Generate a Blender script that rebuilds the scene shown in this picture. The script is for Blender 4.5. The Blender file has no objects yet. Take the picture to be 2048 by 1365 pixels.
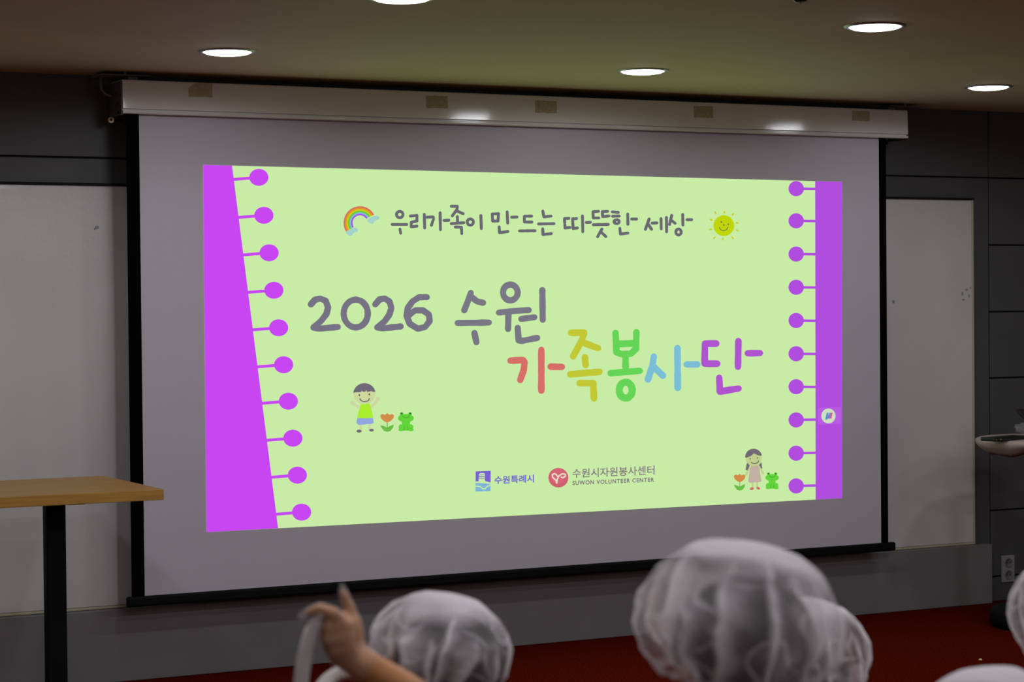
import bpy, bmesh, math, random
from mathutils import Vector, Matrix, noise

S = bpy.context.scene
C = S.collection
R = random.Random(7)

# ------------------------------------------------------------------ camera, light, exposure
FPX, YAW, PITCH, ROLL = 4379.92, -0.47526, -0.01781, -0.00929
CAM = Vector((-4.3052, -8.45566, 1.48979))
FW = Vector((-math.sin(YAW) * math.cos(PITCH), math.cos(YAW) * math.cos(PITCH), math.sin(PITCH)))
_r = Vector((math.cos(YAW), math.sin(YAW), 0)); _u = _r.cross(FW)
RT = _r * math.cos(ROLL) + _u * math.sin(ROLL)
UP = -_r * math.sin(ROLL) + _u * math.cos(ROLL)
cam = bpy.data.cameras.new('camera'); camo = bpy.data.objects.new('camera', cam); C.objects.link(camo)
cam.sensor_width = 36; cam.lens = 36 * FPX / 2048
cam.clip_start = 0.05; cam.clip_end = 100
m = Matrix((RT, UP, -FW)).transposed().to_4x4(); m.translation = CAM
camo.matrix_world = m
cam.dof.use_dof = True; cam.dof.focus_distance = 9.3; cam.dof.aperture_fstop = 5.6
S.camera = camo
S.view_settings.view_transform = 'Standard'; S.view_settings.look = 'None'
S.view_settings.exposure = 0; S.view_settings.gamma = 1; S.view_settings.use_curve_mapping = False
w = bpy.data.worlds.new('world'); S.world = w; w.use_nodes = True
w.node_tree.nodes['Background'].inputs[0].default_value = (0.05, 0.05, 0.055, 1)
w.node_tree.nodes['Background'].inputs[1].default_value = 0.1
LAMP_W = (7.0, 25.0, 13.0, 36.0, 13.0, 12.0, 19.0)   # power of the ceiling downlights, row by row from the screen
LENS_E = 13.0          # glow of a downlight's lens
CEIL = 2.4

def ray(px, py): return FW + RT * ((px - 1024) / FPX) - UP * ((py - 682.5) / FPX)
def at(px, py, d): return CAM + ray(px, py) * d                    # a point at depth d
def on(px, py, axis, v):                                           # a point on an axis plane
    r = ray(px, py); return CAM + r * ((v - CAM[axis]) / r[axis])

# ------------------------------------------------------------------ materials
def lin(c): return tuple(((x / 255) / 12.92 if x / 255 <= .04045 else ((x / 255 + .055) / 1.055) ** 2.4) for x in c)
def mat(name, col, rough=.6, spec=.5, metal=0, noise_amt=0, noise_scale=20, bump=0, bump_scale=200, coat=0, sheen=0):
    M = bpy.data.materials.new(name); M.use_nodes = True
    n = M.node_tree.nodes; L = M.node_tree.links; b = n['Principled BSDF']
    b.inputs['Base Color'].default_value = (*col, 1); b.inputs['Roughness'].default_value = rough
    b.inputs['Specular IOR Level'].default_value = spec; b.inputs['Metallic'].default_value = metal
    b.inputs['Coat Weight'].default_value = coat; b.inputs['Sheen Weight'].default_value = sheen
    tc = n.new('ShaderNodeTexCoord')
    if noise_amt:
        t = n.new('ShaderNodeTexNoise'); t.inputs['Scale'].default_value = noise_scale; t.inputs['Detail'].default_value = 6
        L.new(tc.outputs['Object'], t.inputs['Vector'])
        r = n.new('ShaderNodeValToRGB')
        r.color_ramp.elements[0].position = .3; r.color_ramp.elements[1].position = .7
        r.color_ramp.elements[0].color = (*[max(0, c * (1 - noise_amt)) for c in col], 1)
        r.color_ramp.elements[1].color = (*[min(1, c * (1 + noise_amt)) for c in col], 1)
        L.new(t.outputs['Fac'], r.inputs['Fac']); L.new(r.outputs['Color'], b.inputs['Base Color'])
    if bump:
        t = n.new('ShaderNodeTexNoise'); t.inputs['Scale'].default_value = bump_scale; t.inputs['Detail'].default_value = 4
        L.new(tc.outputs['Object'], t.inputs['Vector'])
        bp = n.new('ShaderNodeBump'); bp.inputs['Strength'].default_value = bump; bp.inputs['Distance'].default_value = .004
        L.new(t.outputs['Fac'], bp.inputs['Height']); L.new(bp.outputs['Normal'], b.inputs['Normal'])
    return M
def glow(name, rgb, s=1.0):
    M = bpy.data.materials.new(name); M.use_nodes = True
    n = M.node_tree.nodes; L = M.node_tree.links; n.remove(n['Principled BSDF'])
    e = n.new('ShaderNodeEmission'); e.inputs[0].default_value = (*lin(rgb), 1); e.inputs[1].default_value = s
    L.new(e.outputs[0], n['Material Output'].inputs[0]); return M

M_wall = mat('grey wall panel', (.082, .083, .084), .55, .3, noise_amt=.06, noise_scale=3, bump=.05)
M_groove = mat('dark joint', (.015, .015, .015), .9, .1)
M_kick = mat('grey kickboard', (.19, .185, .188), .5, .35, noise_amt=.05, noise_scale=4)
M_side = mat('pale side wall', (.55, .53, .5), .8, .2, noise_amt=.04, noise_scale=2)
M_ceil = mat('off-white ceiling paint', (.6, .49, .32), .7, .3, noise_amt=.04, noise_scale=1.6, bump=.25, bump_scale=6)
M_board = mat('whiteboard enamel', (.63, .62, .62), .17, .6, noise_amt=.05, noise_scale=2.5, bump=.2, bump_scale=30)
M_boardedge = mat('ivory board edge', (.46, .44, .3), .5, .4)
M_fabric = mat('matte white screen fabric', (.55, .52, .58), .9, .1, noise_amt=.02, noise_scale=1.5)
M_black = mat('black masking cloth', (.003, .003, .003), .9, .0)
M_blackmetal = mat('black powder-coated steel', (.004, .004, .004), .6, .12)
M_case = mat('white lacquered casing', (.82, .8, .78), .11, .5, noise_amt=.02, noise_scale=5, bump=.04, bump_scale=60)
M_cap = mat('grey plastic end cap', (.1, .1, .1), .5, .4)
M_tape = mat('yellowed masking tape', (.5, .43, .28), .6, .3, noise_amt=.15, noise_scale=60)
M_cream = mat('cream plastic', (.72, .58, .34), .4, .5)
M_grey = mat('grey plastic', (.16, .16, .16), .5, .4)
M_trim = mat('satin metal trim', (.3, .3, .3), .35, .5, metal=.6)
M_lens = glow('lit lamp lens', (245, 250, 255), LENS_E)
M_outlet = mat('white plastic outlet', (.3, .3, .3), .4, .5)
M_hole = mat('dark socket hole', (.01, .01, .01), .8, .2)
M_crumb = mat('yellow crumb', (.75, .65, .28), .7, .2)
M_skin = mat('skin', (.46, .2, .07), .5, .4, noise_amt=.12, noise_scale=30)
M_hair = mat('dark hair', (.012, .009, .008), .5, .4, noise_amt=.3, noise_scale=80)
M_cloth = mat('white cotton strap', (.72, .69, .66), .85, .2, noise_amt=.04, noise_scale=60, bump=.2, bump_scale=400)
M_tcloth = mat('pinkish white table cloth', (.42, .34, .32), .85, .2, noise_amt=.06, noise_scale=30, bump=.3, bump_scale=150)
M_bowl = mat('dark brown lacquer bowl', (.03, .022, .015), .3, .5)
M_pouch = mat('black leatherette', (.008, .008, .008), .5, .4)
M_gold = mat('dull gold print', (.3, .22, .06), .4, .5)
M_bronze = mat('dark bronze metal', (.04, .035, .025), .35, .5, metal=.7)
M_pin = mat('pale deflector', (.4, .42, .36), .4, .5)

def carpet_mat():
    M = mat('red loop carpet', (.19, .018, .006), 1, 0, bump=.6, bump_scale=260)
    n = M.node_tree.nodes; L = M.node_tree.links; b = n['Principled BSDF']
    tc = n.new('ShaderNodeTexCoord'); t = n.new('ShaderNodeTexNoise'); t.inputs['Scale'].default_value = 130; t.inputs['Detail'].default_value = 5
    L.new(tc.outputs['Object'], t.inputs['Vector']); r = n.new('ShaderNodeValToRGB')
    r.color_ramp.elements[0].position = .32; r.color_ramp.elements[1].position = .68
    r.color_ramp.elements[0].color = (.04, .003, .001, 1); r.color_ramp.elements[1].color = (.15, .012, .004, 1)
    L.new(t.outputs['Fac'], r.inputs['Fac']); L.new(r.outputs['Color'], b.inputs['Base Color']); return M
M_carpet = carpet_mat()
def wood_mat():
    M = mat('honey oak laminate', (.5, .3, .1), .45, .25)
    n = M.node_tree.nodes; L = M.node_tree.links; b = n['Principled BSDF']
    tc = n.new('ShaderNodeTexCoord'); mp = n.new('ShaderNodeMapping'); mp.inputs['Scale'].default_value = (2.5, 45, 45)
    t = n.new('ShaderNodeTexNoise'); t.inputs['Scale'].default_value = 2; t.inputs['Detail'].default_value = 6; t.inputs['Distortion'].default_value = .6
    L.new(tc.outputs['Object'], mp.inputs[0]); L.new(mp.outputs[0], t.inputs['Vector']); r = n.new('ShaderNodeValToRGB')
    r.color_ramp.elements[0].position = .3; r.color_ramp.elements[1].position = .72
    r.color_ramp.elements[0].color = (.33, .18, .035, 1); r.color_ramp.elements[1].color = (.5, .27, .05, 1)
    L.new(t.outputs['Fac'], r.inputs['Fac']); L.new(r.outputs['Color'], b.inputs['Base Color']); return M
M_wood = wood_mat()
def film_mat(name, col, opac, rough=.25, attr=None, lo=.5, hi=.95):
    M = bpy.data.materials.new(name); M.use_nodes = True
    n = M.node_tree.nodes; L = M.node_tree.links; b = n['Principled BSDF']; out = n['Material Output']
    b.inputs['Base Color'].default_value = (*col, 1); b.inputs['Roughness'].default_value = rough
    tl = n.new('ShaderNodeBsdfTranslucent'); tl.inputs[0].default_value = (*col, 1)
    mx = n.new('ShaderNodeMixShader'); mx.inputs[0].default_value = .3
    L.new(b.outputs[0], mx.inputs[1]); L.new(tl.outputs[0], mx.inputs[2])
    tr = n.new('ShaderNodeBsdfTransparent'); m2 = n.new('ShaderNodeMixShader'); m2.inputs[0].default_value = opac
    L.new(tr.outputs[0], m2.inputs[1]); L.new(mx.outputs[0], m2.inputs[2])
    if attr:                                   # doubled cloth in the folds is denser than the single layer
        a = n.new('ShaderNodeAttribute'); a.attribute_name = attr
        mr = n.new('ShaderNodeMapRange'); mr.inputs[3].default_value = lo; mr.inputs[4].default_value = hi
        L.new(a.outputs['Fac'], mr.inputs[0]); L.new(mr.outputs[0], m2.inputs[0])
    L.new(m2.outputs[0], out.inputs[0]); return M
M_capfilm = film_mat('white non-woven cap cloth', (.96, .92, .97), .6, .8, 'fold', .1, .97)
M_glove = film_mat('clear plastic glove film', (.85, .84, .86), .14, .15)
M_bag = film_mat('clear plastic bag film', (.8, .82, .84), .18, .1)

# ------------------------------------------------------------------ mesh helpers
def mobj(name, bm, mats, parent=None, smooth=False, loc=None):
    me = bpy.data.meshes.new(name); bmesh.ops.recalc_face_normals(bm, faces=bm.faces) if smooth is not None else None
    bm.to_mesh(me); bm.free()
    for q in (mats if isinstance(mats, (list, tuple)) else [mats]): me.materials.append(q)
    if smooth:
        for p in me.polygons: p.use_smooth = True
    o = bpy.data.objects.new(name, me); C.objects.link(o)
    if loc is not None:
        me.transform(Matrix.Translation(-Vector(loc))); o.location = loc
    if parent:
        o.parent = parent; o.matrix_parent_inverse = Matrix()
        if loc is None: me.transform(Matrix.Translation(-world_loc(parent)))
        else: o.location = Vector(loc) - world_loc(parent)
    return o
def world_loc(o):
    v = Vector()
    while o: v += o.location; o = o.parent
    return v
def tag(o, label=None, cat=None, group=None, kind=None):
    for k, v in (('label', label), ('category', cat), ('group', group), ('kind', kind)):
        if v: o[k] = v
    return o
def empty(name, loc, label, cat, group=None):
    o = bpy.data.objects.new(name, None); C.objects.link(o); o.location = loc; o.empty_display_size = .1
    return tag(o, label, cat, group)
def box(bm, lo, hi, bev=0, seg=2, mi=0):
    r = bmesh.ops.create_cube(bm, size=1); vs = r['verts']
    for v in vs: v.co = Vector([(lo[k] + hi[k]) / 2 + v.co[k] * (hi[k] - lo[k]) for k in range(3)])
    fs = set(f for v in vs for f in v.link_faces)
    if bev:
        es = list(set(e for v in vs for e in v.link_edges))
        rr = bmesh.ops.bevel(bm, geom=es, offset=bev, segments=seg, affect='EDGES', profile=.5)
        fs |= set(rr['faces'])
    for f in fs:
        if f.is_valid: f.material_index = mi
def lathe(bm, prof, c, n=48, mi=0):
    rings = []
    for r, z in prof:
        if r < 1e-6: rings.append([bm.verts.new((c[0], c[1], c[2] + z))])
        else: rings.append([bm.verts.new((c[0] + r * math.cos(2 * math.pi * k / n), c[1] + r * math.sin(2 * math.pi * k / n), c[2] + z)) for k in range(n)])
    for a, b in zip(rings, rings[1:]):
        for k in range(n):
            k2 = (k + 1) % n
            if len(a) == 1 and len(b) == 1: continue
            if len(a) == 1: f = bm.faces.new((a[0], b[k], b[k2]))
            elif len(b) == 1: f = bm.faces.new((a[k], b[0], a[k2]))
            else: f = bm.faces.new((a[k], b[k], b[k2], a[k2]))
            f.material_index = mi
def tube(bm, pts, r, n=10, cap=True, mi=0):
    pts = [Vector(p) for p in pts]; rings = []
    up = Vector((0, 0, 1))
    for i, p in enumerate(pts):
        d = (pts[min(i + 1, len(pts) - 1)] - pts[max(i - 1, 0)]).normalized()
        if abs(d.dot(up)) > .95: up = Vector((1, 0, 0))
        a = d.cross(up).normalized(); b = d.cross(a)
        rr = r[i] if isinstance(r, (list, tuple)) else r
        rings.append([bm.verts.new(p + (a * math.cos(2 * math.pi * k / n) + b * math.sin(2 * math.pi * k / n)) * rr) for k in range(n)])
        up = b.cross(d) * 0 + (a.cross(d))
    for x, y in zip(rings, rings[1:]):
        for k in range(n): bm.faces.new((x[k], x[(k + 1) % n], y[(k + 1) % n], y[k])).material_index = mi
    if cap: bm.faces.new(rings[0]); bm.faces.new(rings[-1][::-1])
def sphere(bm, c, r, seg=24, rings=16, rot=None):
    M = Matrix.Translation(c) @ (rot or Matrix()) @ Matrix.Diagonal((*(r if hasattr(r, '__len__') else (r, r, r)), 1))
    bmesh.ops.create_uvsphere(bm, u_segments=seg, v_segments=rings, radius=1, matrix=M)
def capsule(bm, a, b, ra, rb):
    a, b = Vector(a), Vector(b); d = b - a; L = d.length
    n = max(2, int(L / (min(ra, rb) * .5)))
    sphere(bm, a, ra, 14, 10); sphere(bm, b, rb, 14, 10)
    M = Matrix.Translation((a + b) / 2) @ d.to_track_quat('Z', 'Y').to_matrix().to_4x4()
    bmesh.ops.create_cone(bm, cap_ends=True, segments=14, radius1=ra, radius2=rb, depth=L, matrix=M)
def chain(bm, pts):                                     # [(point, radius), ...]
    for (a, ra), (b, rb) in zip(pts, pts[1:]): capsule(bm, a, b, ra, rb)
def fuse(bm, voxel=.006, smooth=4):                     # one continuous skin over overlapping volumes
    me = bpy.data.meshes.new('t'); bm.to_mesh(me); bm.free()
    o = bpy.data.objects.new('t', me); C.objects.link(o)
    r = o.modifiers.new('r', 'REMESH'); r.mode = 'VOXEL'; r.voxel_size = voxel
    s = o.modifiers.new('s', 'SMOOTH'); s.factor = .5; s.iterations = smooth
    dg = bpy.context.evaluated_depsgraph_get(); dg.update()
    e = o.evaluated_get(dg); b2 = bmesh.new(); b2.from_mesh(e.to_mesh()); e.to_mesh_clear()
    bpy.data.objects.remove(o); bpy.data.meshes.remove(me)
    return b2

# ------------------------------------------------------------------ the room
X0, X1, Y0 = -6.2, 4.6, -11.5
bm = bmesh.new(); box(bm, (X0 - .1, Y0 - .1, -.1), (X1 + .1, .1, 0)); tag(mobj('floor', bm, M_carpet), kind='structure')
bm = bmesh.new(); box(bm, (X0 - .1, Y0 - .1, CEIL), (X1 + .1, .1, CEIL + .1)); tag(mobj('ceiling', bm, M_ceil), kind='structure')
bm = bmesh.new()                                        # front wall: panels over a dark backing, open joints between
box(bm, (X0, .012, 0), (X1, .1, CEIL), mi=1)
G = .004
JX = 2.673
def panel(x0, x1, z0, z1): box(bm, (x0 + G, 0, z0 + G), (x1 - G, .02, z1 - G), .0015, 1)
panel(X0, JX, 2.075, CEIL + G); panel(X0, JX, -G, 2.075)
zs = [-G, .12, .445, .77, 1.095, 1.42, 1.747, 2.075, CEIL + G]
for a, b in zip(zs, zs[1:]): panel(JX, X1, a, b)
tag(mobj('wall_front', bm, [M_wall, M_groove]), kind='structure')
for nm, lo, hi in (('wall_left', (X0 - .1, Y0, 0), (X0, .1, CEIL)), ('wall_right', (X1, Y0, 0), (X1 + .1, .1, CEIL)), ('wall_back', (X0 - .1, Y0 - .1, 0), (X1 + .1, Y0, CEIL))):
    bm = bmesh.new(); box(bm, lo, hi); tag(mobj(nm, bm, M_side), kind='structure')
bm = bmesh.new(); box(bm, (X0, -.055, 0), (2.638, -.0005, .288), .003, 2)
tag(mobj('baseboard_front', bm, M_kick), kind='structure')

# whiteboard behind the screen
wb = empty('whiteboard', (-.3, 0, .291), 'wide white wall board with ivory edge, showing on both sides behind the projection screen', 'whiteboard')
bm = bmesh.new(); box(bm, (-3.4, -.018, .3), (2.553, -.001, 1.965), .002, 1)
mobj('board_panel', bm, M_board, wb)
bm = bmesh.new()
for lo, hi in (((-3.41, -.024, .289), (2.561, -.001, .299)), ((2.552, -.024, .299), (2.561, -.001, 1.972)), ((-3.41, -.024, .299), (-3.4, -.001, 1.972))):
    box(bm, lo, hi, .002, 1)
mobj('edge_strip', bm, M_boardedge, wb)
bm = bmesh.new(); box(bm, (-3.4, -.03, 1.964), (2.561, -.001, 1.974), .001, 1)
mobj('shadow_gap_rail', bm, M_groove, wb)  # rail coloured near-black to paint in the shadow gap above the board
def mark(pts, wd):
    b = bmesh.new()
    for p in pts:
        q = on(p[0], p[1], 1, -.0185); sphere(b, q, (wd * p[2], .0005, wd * p[3]), 8, 6)
    return b
o = mobj('ink_smudge', mark([(1925, 588, 1, 1.8), (1933, 580, 1.4, 1), (1938, 592, .8, 1.5), (1927, 600, 1.6, .8), (1941, 576, .7, 1)], .006), mat('grey marker ink', (.3, .3, .3), .7), wb, True)
o = mobj('ink_smudge', mark([(1787, 604, 1, 1)], .008), o.data.materials[0], wb, True)
o = mobj('ink_smudge', mark([(194, 455, 1.2, 1), (190, 458, .6, .6)], .007), o.data.materials[0], wb, True)

# wall outlet
oc = on(2014, 1138, 1, 0)
ou = empty('wall_outlet', (oc.x, 0, oc.z), 'white double socket plate low on dark panelled wall right of the whiteboard', 'outlet')
bm = bmesh.new(); box(bm, (oc.x - .04, -.012, oc.z - .066), (oc.x + .04, -.0003, oc.z + .066), .004, 2); mobj('face_plate', bm, M_outlet, ou)
for s in (-1, 1):
    bm = bmesh.new()
    rr = [(.0, 0), (.019, 0), (.021, .003), (.023, .003), (.024, 0)]
    lathe(bm, rr, (0, 0, 0), 32)
    for v in bm.verts: v.co = Vector((oc.x + v.co.x, -.0125 - v.co.z, oc.z + s * .03 + v.co.y))
    k = mobj('socket', bm, M_grey, ou, True)
    for t in (-1, 1):
        bm = bmesh.new(); tube(bm, [(oc.x + t * .0095, -.0125, oc.z + s * .03), (oc.x + t * .0095, -.0145, oc.z + s * .03)], .0028, 10)
        mobj('pin_hole', bm, M_hole, k)

# ------------------------------------------------------------------ projection screen
SY = -.185
SX0, SX1 = on(283.5, 700, 1, SY).x, on(1760, 700, 1, SY).x
SZ0, SZ1 = on(1024, 1140.5, 1, SY).z, 2.2375
BX0, BX1 = on(257.5, 700, 1, SY).x, on(1774, 700, 1, SY).x
BAR = (on(253, 1200, 1, SY).x, on(1789, 1093, 1, SY).x)
scr = empty('projection_screen', (.13, SY, .30), 'large pull-down projection screen with black borders showing a lime green and purple slide', 'projection screen')
bm = bmesh.new()                                        # the cloth, with a faint sag
nx, nz = 40, 16
vs = [[bm.verts.new((SX0 + (SX1 - SX0) * i / nx, SY + .0, SZ0 + (SZ1 - SZ0) * j / nz)) for j in range(nz + 1)] for i in range(nx + 1)]
for i in range(nx):
    for j in range(nz): bm.faces.new((vs[i][j], vs[i + 1][j], vs[i + 1][j + 1], vs[i][j + 1]))
ex = bmesh.ops.extrude_face_region(bm, geom=list(bm.faces))
for v in [g for g in ex['geom'] if isinstance(g, bmesh.types.BMVert)]: v.co.y += .0012
fab = mobj('screen_fabric', bm, M_fabric, scr)
for a, b in ((BX0, SX0), (SX1, BX1)):
    bm = bmesh.new(); box(bm, (a, SY - .0004, SZ0), (b, SY + .0014, SZ1), 0); mobj('black_border', bm, M_black, scr)
bm = bmesh.new(); box(bm, (BAR[0], SY - .014, SZ0 - .0385), (BAR[1], SY + .014, SZ0 + .002), .009, 3); mobj('bottom_bar', bm, M_blackmetal, scr, False)
# casing
CX0, CX1 = -1.751, 2.0175
bm = bmesh.new()
prof = [(-.062, 2.243), (-.15, 2.236), (-.205, 2.2345), (-.2175, 2.2355), (-.2215, 2.2395), (-.2215, 2.2455), (-.219, 2.247), (-.208, 2.2475), (-.208, 2.2535), (-.2195, 2.254), (-.2202, 2.2555), (-.2165, 2.361), (-.213, 2.366), (-.062, 2.366)]
for i, x in enumerate((CX0, CX1)):
    ring = [bm.verts.new((x, y, z)) for y, z in prof]
    bm.faces.new(ring if i else ring[::-1])
    if i == 0: r0 = ring
for k in range(len(prof)): bm.faces.new((r0[k], r0[(k + 1) % len(prof)], ring[(k + 1) % len(prof)], ring[k]))
case = mobj('casing', bm, M_case, scr)
for a, b in ((CX0 - .006, CX0), (CX1, CX1 + .006)):
    bm = bmesh.new(); box(bm, (a, -.214, 2.229), (b, -.062, 2.362), .002, 1)
    e = mobj('end_cap', bm, M_cap, scr); e['label'] = 'dark grey end cap'
    if a < 0:
        for (y, z) in ((-.16, 2.315), (-.175, 2.275), (-.18, 2.24)):
            b2 = bmesh.new(); tube(b2, [(a - .0015, y, z), (a + .001, y, z)], .006, 12); mobj('screw_head', b2, M_hole, e)
for px, py, wd, hh, tor in ((401, 180, .1, .058, 1), (874, 204, .1, .055, 0), (1092, 214, .105, .055, 0), (1407, 224, .1, .055, 0), (1722, 232, .1, .05, 0)):
    p = on(px, py, 1, -.2186); bm = bmesh.new(); n = 7
    top = [(p.x - wd / 2 + wd * i / n, p.z + hh / 2 - R.uniform(0, .003) - (.022 * max(0, 1 - i / 2.2) if tor else 0)) for i in range(n + 1)]
    bot = [(p.x - wd / 2 + wd * i / n, p.z - hh / 2 + R.uniform(0, .003)) for i in range(n + 1)]
    yf = lambda z: -.2165 - .0037 * (2.361 - z) / .1075 - .0004
    T = [bm.verts.new((x, yf(z), z)) for x, z in top]; B = [bm.verts.new((x, yf(z), z)) for x, z in bot]
    for i in range(n): bm.faces.new((B[i], B[i + 1], T[i + 1], T[i]))
    ex = bmesh.ops.extrude_face_region(bm, geom=list(bm.faces))
    for v in [g for g in ex['geom'] if isinstance(g, bmesh.types.BMVert)]: v.co.y += .0003
    o = mobj('tape_patch', bm, M_tape, case); o['label'] = 'yellowed scrap of masking tape'
for x in (-1.83, 1.93):                                  # ceiling brackets
    bm = bmesh.new()
    box(bm, (x, -.2, 2.384), (x + .2, -.05, 2.388), .001, 1)
    box(bm, (x + (.12 if x < 0 else .02), -.16, 2.362), (x + (.16 if x < 0 else .06), -.1, 2.386), .001, 1)
    for y in (-.18, -.07): tube(bm, [(x + .1, y, 2.387), (x + .1, y, CEIL - .0002)], .006, 8)
    mobj('ceiling_bracket', bm, M_grey, scr)
bm = bmesh.new(); P = [(-1.80, -.10, CEIL - .001), (-1.802, -.10, 2.36), (-1.80, -.10, 2.335), (-1.785, -.105, 2.318), (-1.768, -.11, 2.312), (-1.757, -.112, 2.311)]
tube(bm, P, .0055, 10); mobj('power_cable', bm, M_grey, scr, True)
pc = on(222, 240, 1, -.1)
bm = bmesh.new()
for k in range(20):
    a0, a1 = 2 * math.pi * k / 20, 2 * math.pi * (k + 1) / 20
    q = [bm.verts.new((pc.x + r * math.cos(a), -.1 + y, pc.z + r * math.sin(a))) for a in (a0, a1) for r, y in ((.0055, -.004), (.0118, -.004), (.0118, .004), (.0055, .004))]
    for i in range(4): bm.faces.new((q[i], q[(i + 1) % 4], q[4 + (i + 1) % 4], q[4 + i]))
bmesh.ops.remove_doubles(bm, verts=bm.verts, dist=1e-5)
e = mobj('eyelet_ring', bm, M_cream, scr); e['label'] = 'small cream ring below the casing end'
bm = bmesh.new(); tube(bm, [(pc.x + .011, -.1, pc.z), (-1.72, -.1, pc.z + .001)], .005, 10); tube(bm, [(-1.73, -.1, pc.z), (-1.73, -.1, 2.24)], .005, 8); mobj('roller_pin', bm, M_blackmetal, scr, True)
bm = bmesh.new(); tube(bm, [(1.955, -.1, 2.222), (1.985, -.1, 2.222)], .009, 12); tube(bm, [(1.965, -.1, 2.222), (1.965, -.1, 2.24)], .005, 8); mobj('roller_pin', bm, M_blackmetal, scr, True)

# ------------------------------------------------------------------ the projected slide
LAY = [0]
def flat(px, py): p = on(px, py, 1, SY); return p
class Ink:                                              # flat light drawing on the screen cloth
    def __init__(s): s.bm = bmesh.new(); s.mats = []; s.d = .0008
    def layer(s): s.d += .00012
    def mi(s, rgb):
        k = 'projected light %d %d %d' % rgb
        M = bpy.data.materials.get(k) or glow(k, rgb)
        if M not in s.mats: s.mats.append(M)
        return s.mats.index(M)
    def v(s, p):
        q = flat(*p); return s.bm.verts.new((q.x, SY - s.d, q.z))
    def poly(s, pts, rgb):
        s.layer(); f = s.bm.faces.new([s.v(p) for p in pts]); f.material_index = s.mi(rgb)
        bmesh.ops.triangulate(s.bm, faces=[f])
    def ell(s, c, r, rgb, n=40, rot=0):
        ca, sa = math.cos(rot), math.sin(rot)
        s.poly([(c[0] + r[0] * math.cos(a) * ca - r[1] * math.sin(a) * sa, c[1] + r[0] * math.cos(a) * sa + r[1] * math.sin(a) * ca) for a in (2 * math.pi * k / n for k in range(n))], rgb)
    def stroke(s, pts, w, rgb, closed=False, rough=0):
        s.layer(); i = s.mi(rgb); pts = [Vector((p[0], p[1])) for p in pts]
        if closed: pts.append(pts[0])
        fine = []
        for a, b in zip(pts, pts[1:]):
            n = max(1, int((b - a).length / (w * .6))) if rough else 1
            for k in range(n): fine.append(a + (b - a) * k / n)
        fine.append(pts[-1]); h = w / 2
        hs = [h * (1 + R.uniform(-rough, rough)) for _ in fine]
        for k, (a, b) in enumerate(zip(fine, fine[1:])):
            d = b - a
            if d.length < 1e-6: continue
            d.normalize(); nn = Vector((-d.y, d.x)); ha, hb = hs[k], hs[k + 1]
            f = s.bm.faces.new([s.v(p) for p in (a + nn * ha, b + nn * hb, b - nn * hb, a - nn * ha)]); f.material_index = i
        for k, p in enumerate(fine):
            f = s.bm.faces.new([s.v(p + Vector((math.cos(t), math.sin(t))) * hs[k] * .98) for t in (2 * math.pi * j / 14 for j in range(14))]); f.material_index = i
    def arc(s, c, r, a0, a1, w, rgb, n=20, rough=0):
        s.stroke([(c[0] + r[0] * math.cos(math.radians(a0 + (a1 - a0) * k / n)), c[1] + r[1] * math.sin(math.radians(a0 + (a1 - a0) * k / n))) for k in range(n + 1)], w, rgb, rough=rough)
    def ring(s, c, r, w, rgb, rough=0): s.stroke([(c[0] + r[0] * math.cos(2 * math.pi * k / 20), c[1] + r[1] * math.sin(2 * math.pi * k / 20)) for k in range(20)], w, rgb, True, rough)
    def done(s, name, parent, label=None):
        for f in s.bm.faces:
            f.normal_update()
            if f.normal.y > 0: f.normal_flip()
        o = mobj(name, s.bm, s.mats, parent, None)
        if label: o['label'] = label
        return o
class T:                                                # zoomed-view coordinates back to photograph pixels
    def __init__(s, x, y, k): s.x, s.y, s.k = x, y, k
    def __call__(s, *pts): return [(s.x + a / s.k, s.y + b / s.k) for a, b in pts]
    def p(s, a, b): return (s.x + a / s.k, s.y + b / s.k)
    def r(s, a, b): return (a / s.k, b / s.k)

LIME = (200, 236, 165)
PUR_L, PUR_R = (199, 70, 242), (176, 76, 222)
ik = Ink(); ik.poly([(406, 330), (1684, 364), (1684, 997), (413, 1065)], LIME)
slide = ik.done('projected_slide', scr, 'bright lime green projected picture')
ik = Ink(); ik.layer(); ik.poly([(406, 330), (464, 331.6), (556, 1057.2), (413, 1065)], PUR_L)
ik.done('purple_band', slide, 'wide slanted magenta purple band at left of the slide')
for c in [(517.5, 355), (527.5, 431), (538, 506), (547.5, 581), (557, 656), (567, 730), (576.5, 803), (585.5, 877), (594.5, 951), (603, 1025)]:
    ik = Ink(); ik.layer(); ik.layer()
    ex = 464 + (c[1] - 332) * (92 / 724)
    ik.stroke([(ex - 4, c[1] + 4.5), (c[0], c[1])], 6, PUR_L); ik.ell(c, (19.2, 17), PUR_L)
    ik.done('notebook_hole', slide)
ik = Ink(); ik.layer(); ik.poly([(1630, 362.6), (1684, 364), (1684, 997), (1631, 999.8)], PUR_R)
ik.done('purple_band', slide, 'narrow upright violet band at right of the slide')
for y in (377.6, 442, 508.5, 575, 641.5, 708, 774, 840.5, 907, 972.5):
    ik = Ink(); ik.layer(); ik.layer()
    ik.stroke([(1592, y), (1633, y + (.5 if y < 800 else -.8))], 5, PUR_R); ik.ell((1592, y), (15.4, 15.2), PUR_R)
    ik.done('notebook_hole', slide)
ik = Ink(); ik.layer(); ik.layer(); ik.poly([(1636, 816), (1682, 815), (1682, 849), (1636, 850)], (184, 92, 226))
ik.ell((1656.5, 832.5), (14.2, 14.8), (205, 225, 190))
ik.poly([(1650, 840), (1653, 826), (1657, 826), (1657, 833), (1654, 840)], (90, 150, 200))
ik.poly([(1655, 838), (1659, 826), (1662, 826), (1660, 838)], (130, 120, 200)); ik.poly([(1659, 838), (1662, 826), (1665, 826), (1662.5, 838)], (220, 90, 150))
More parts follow.
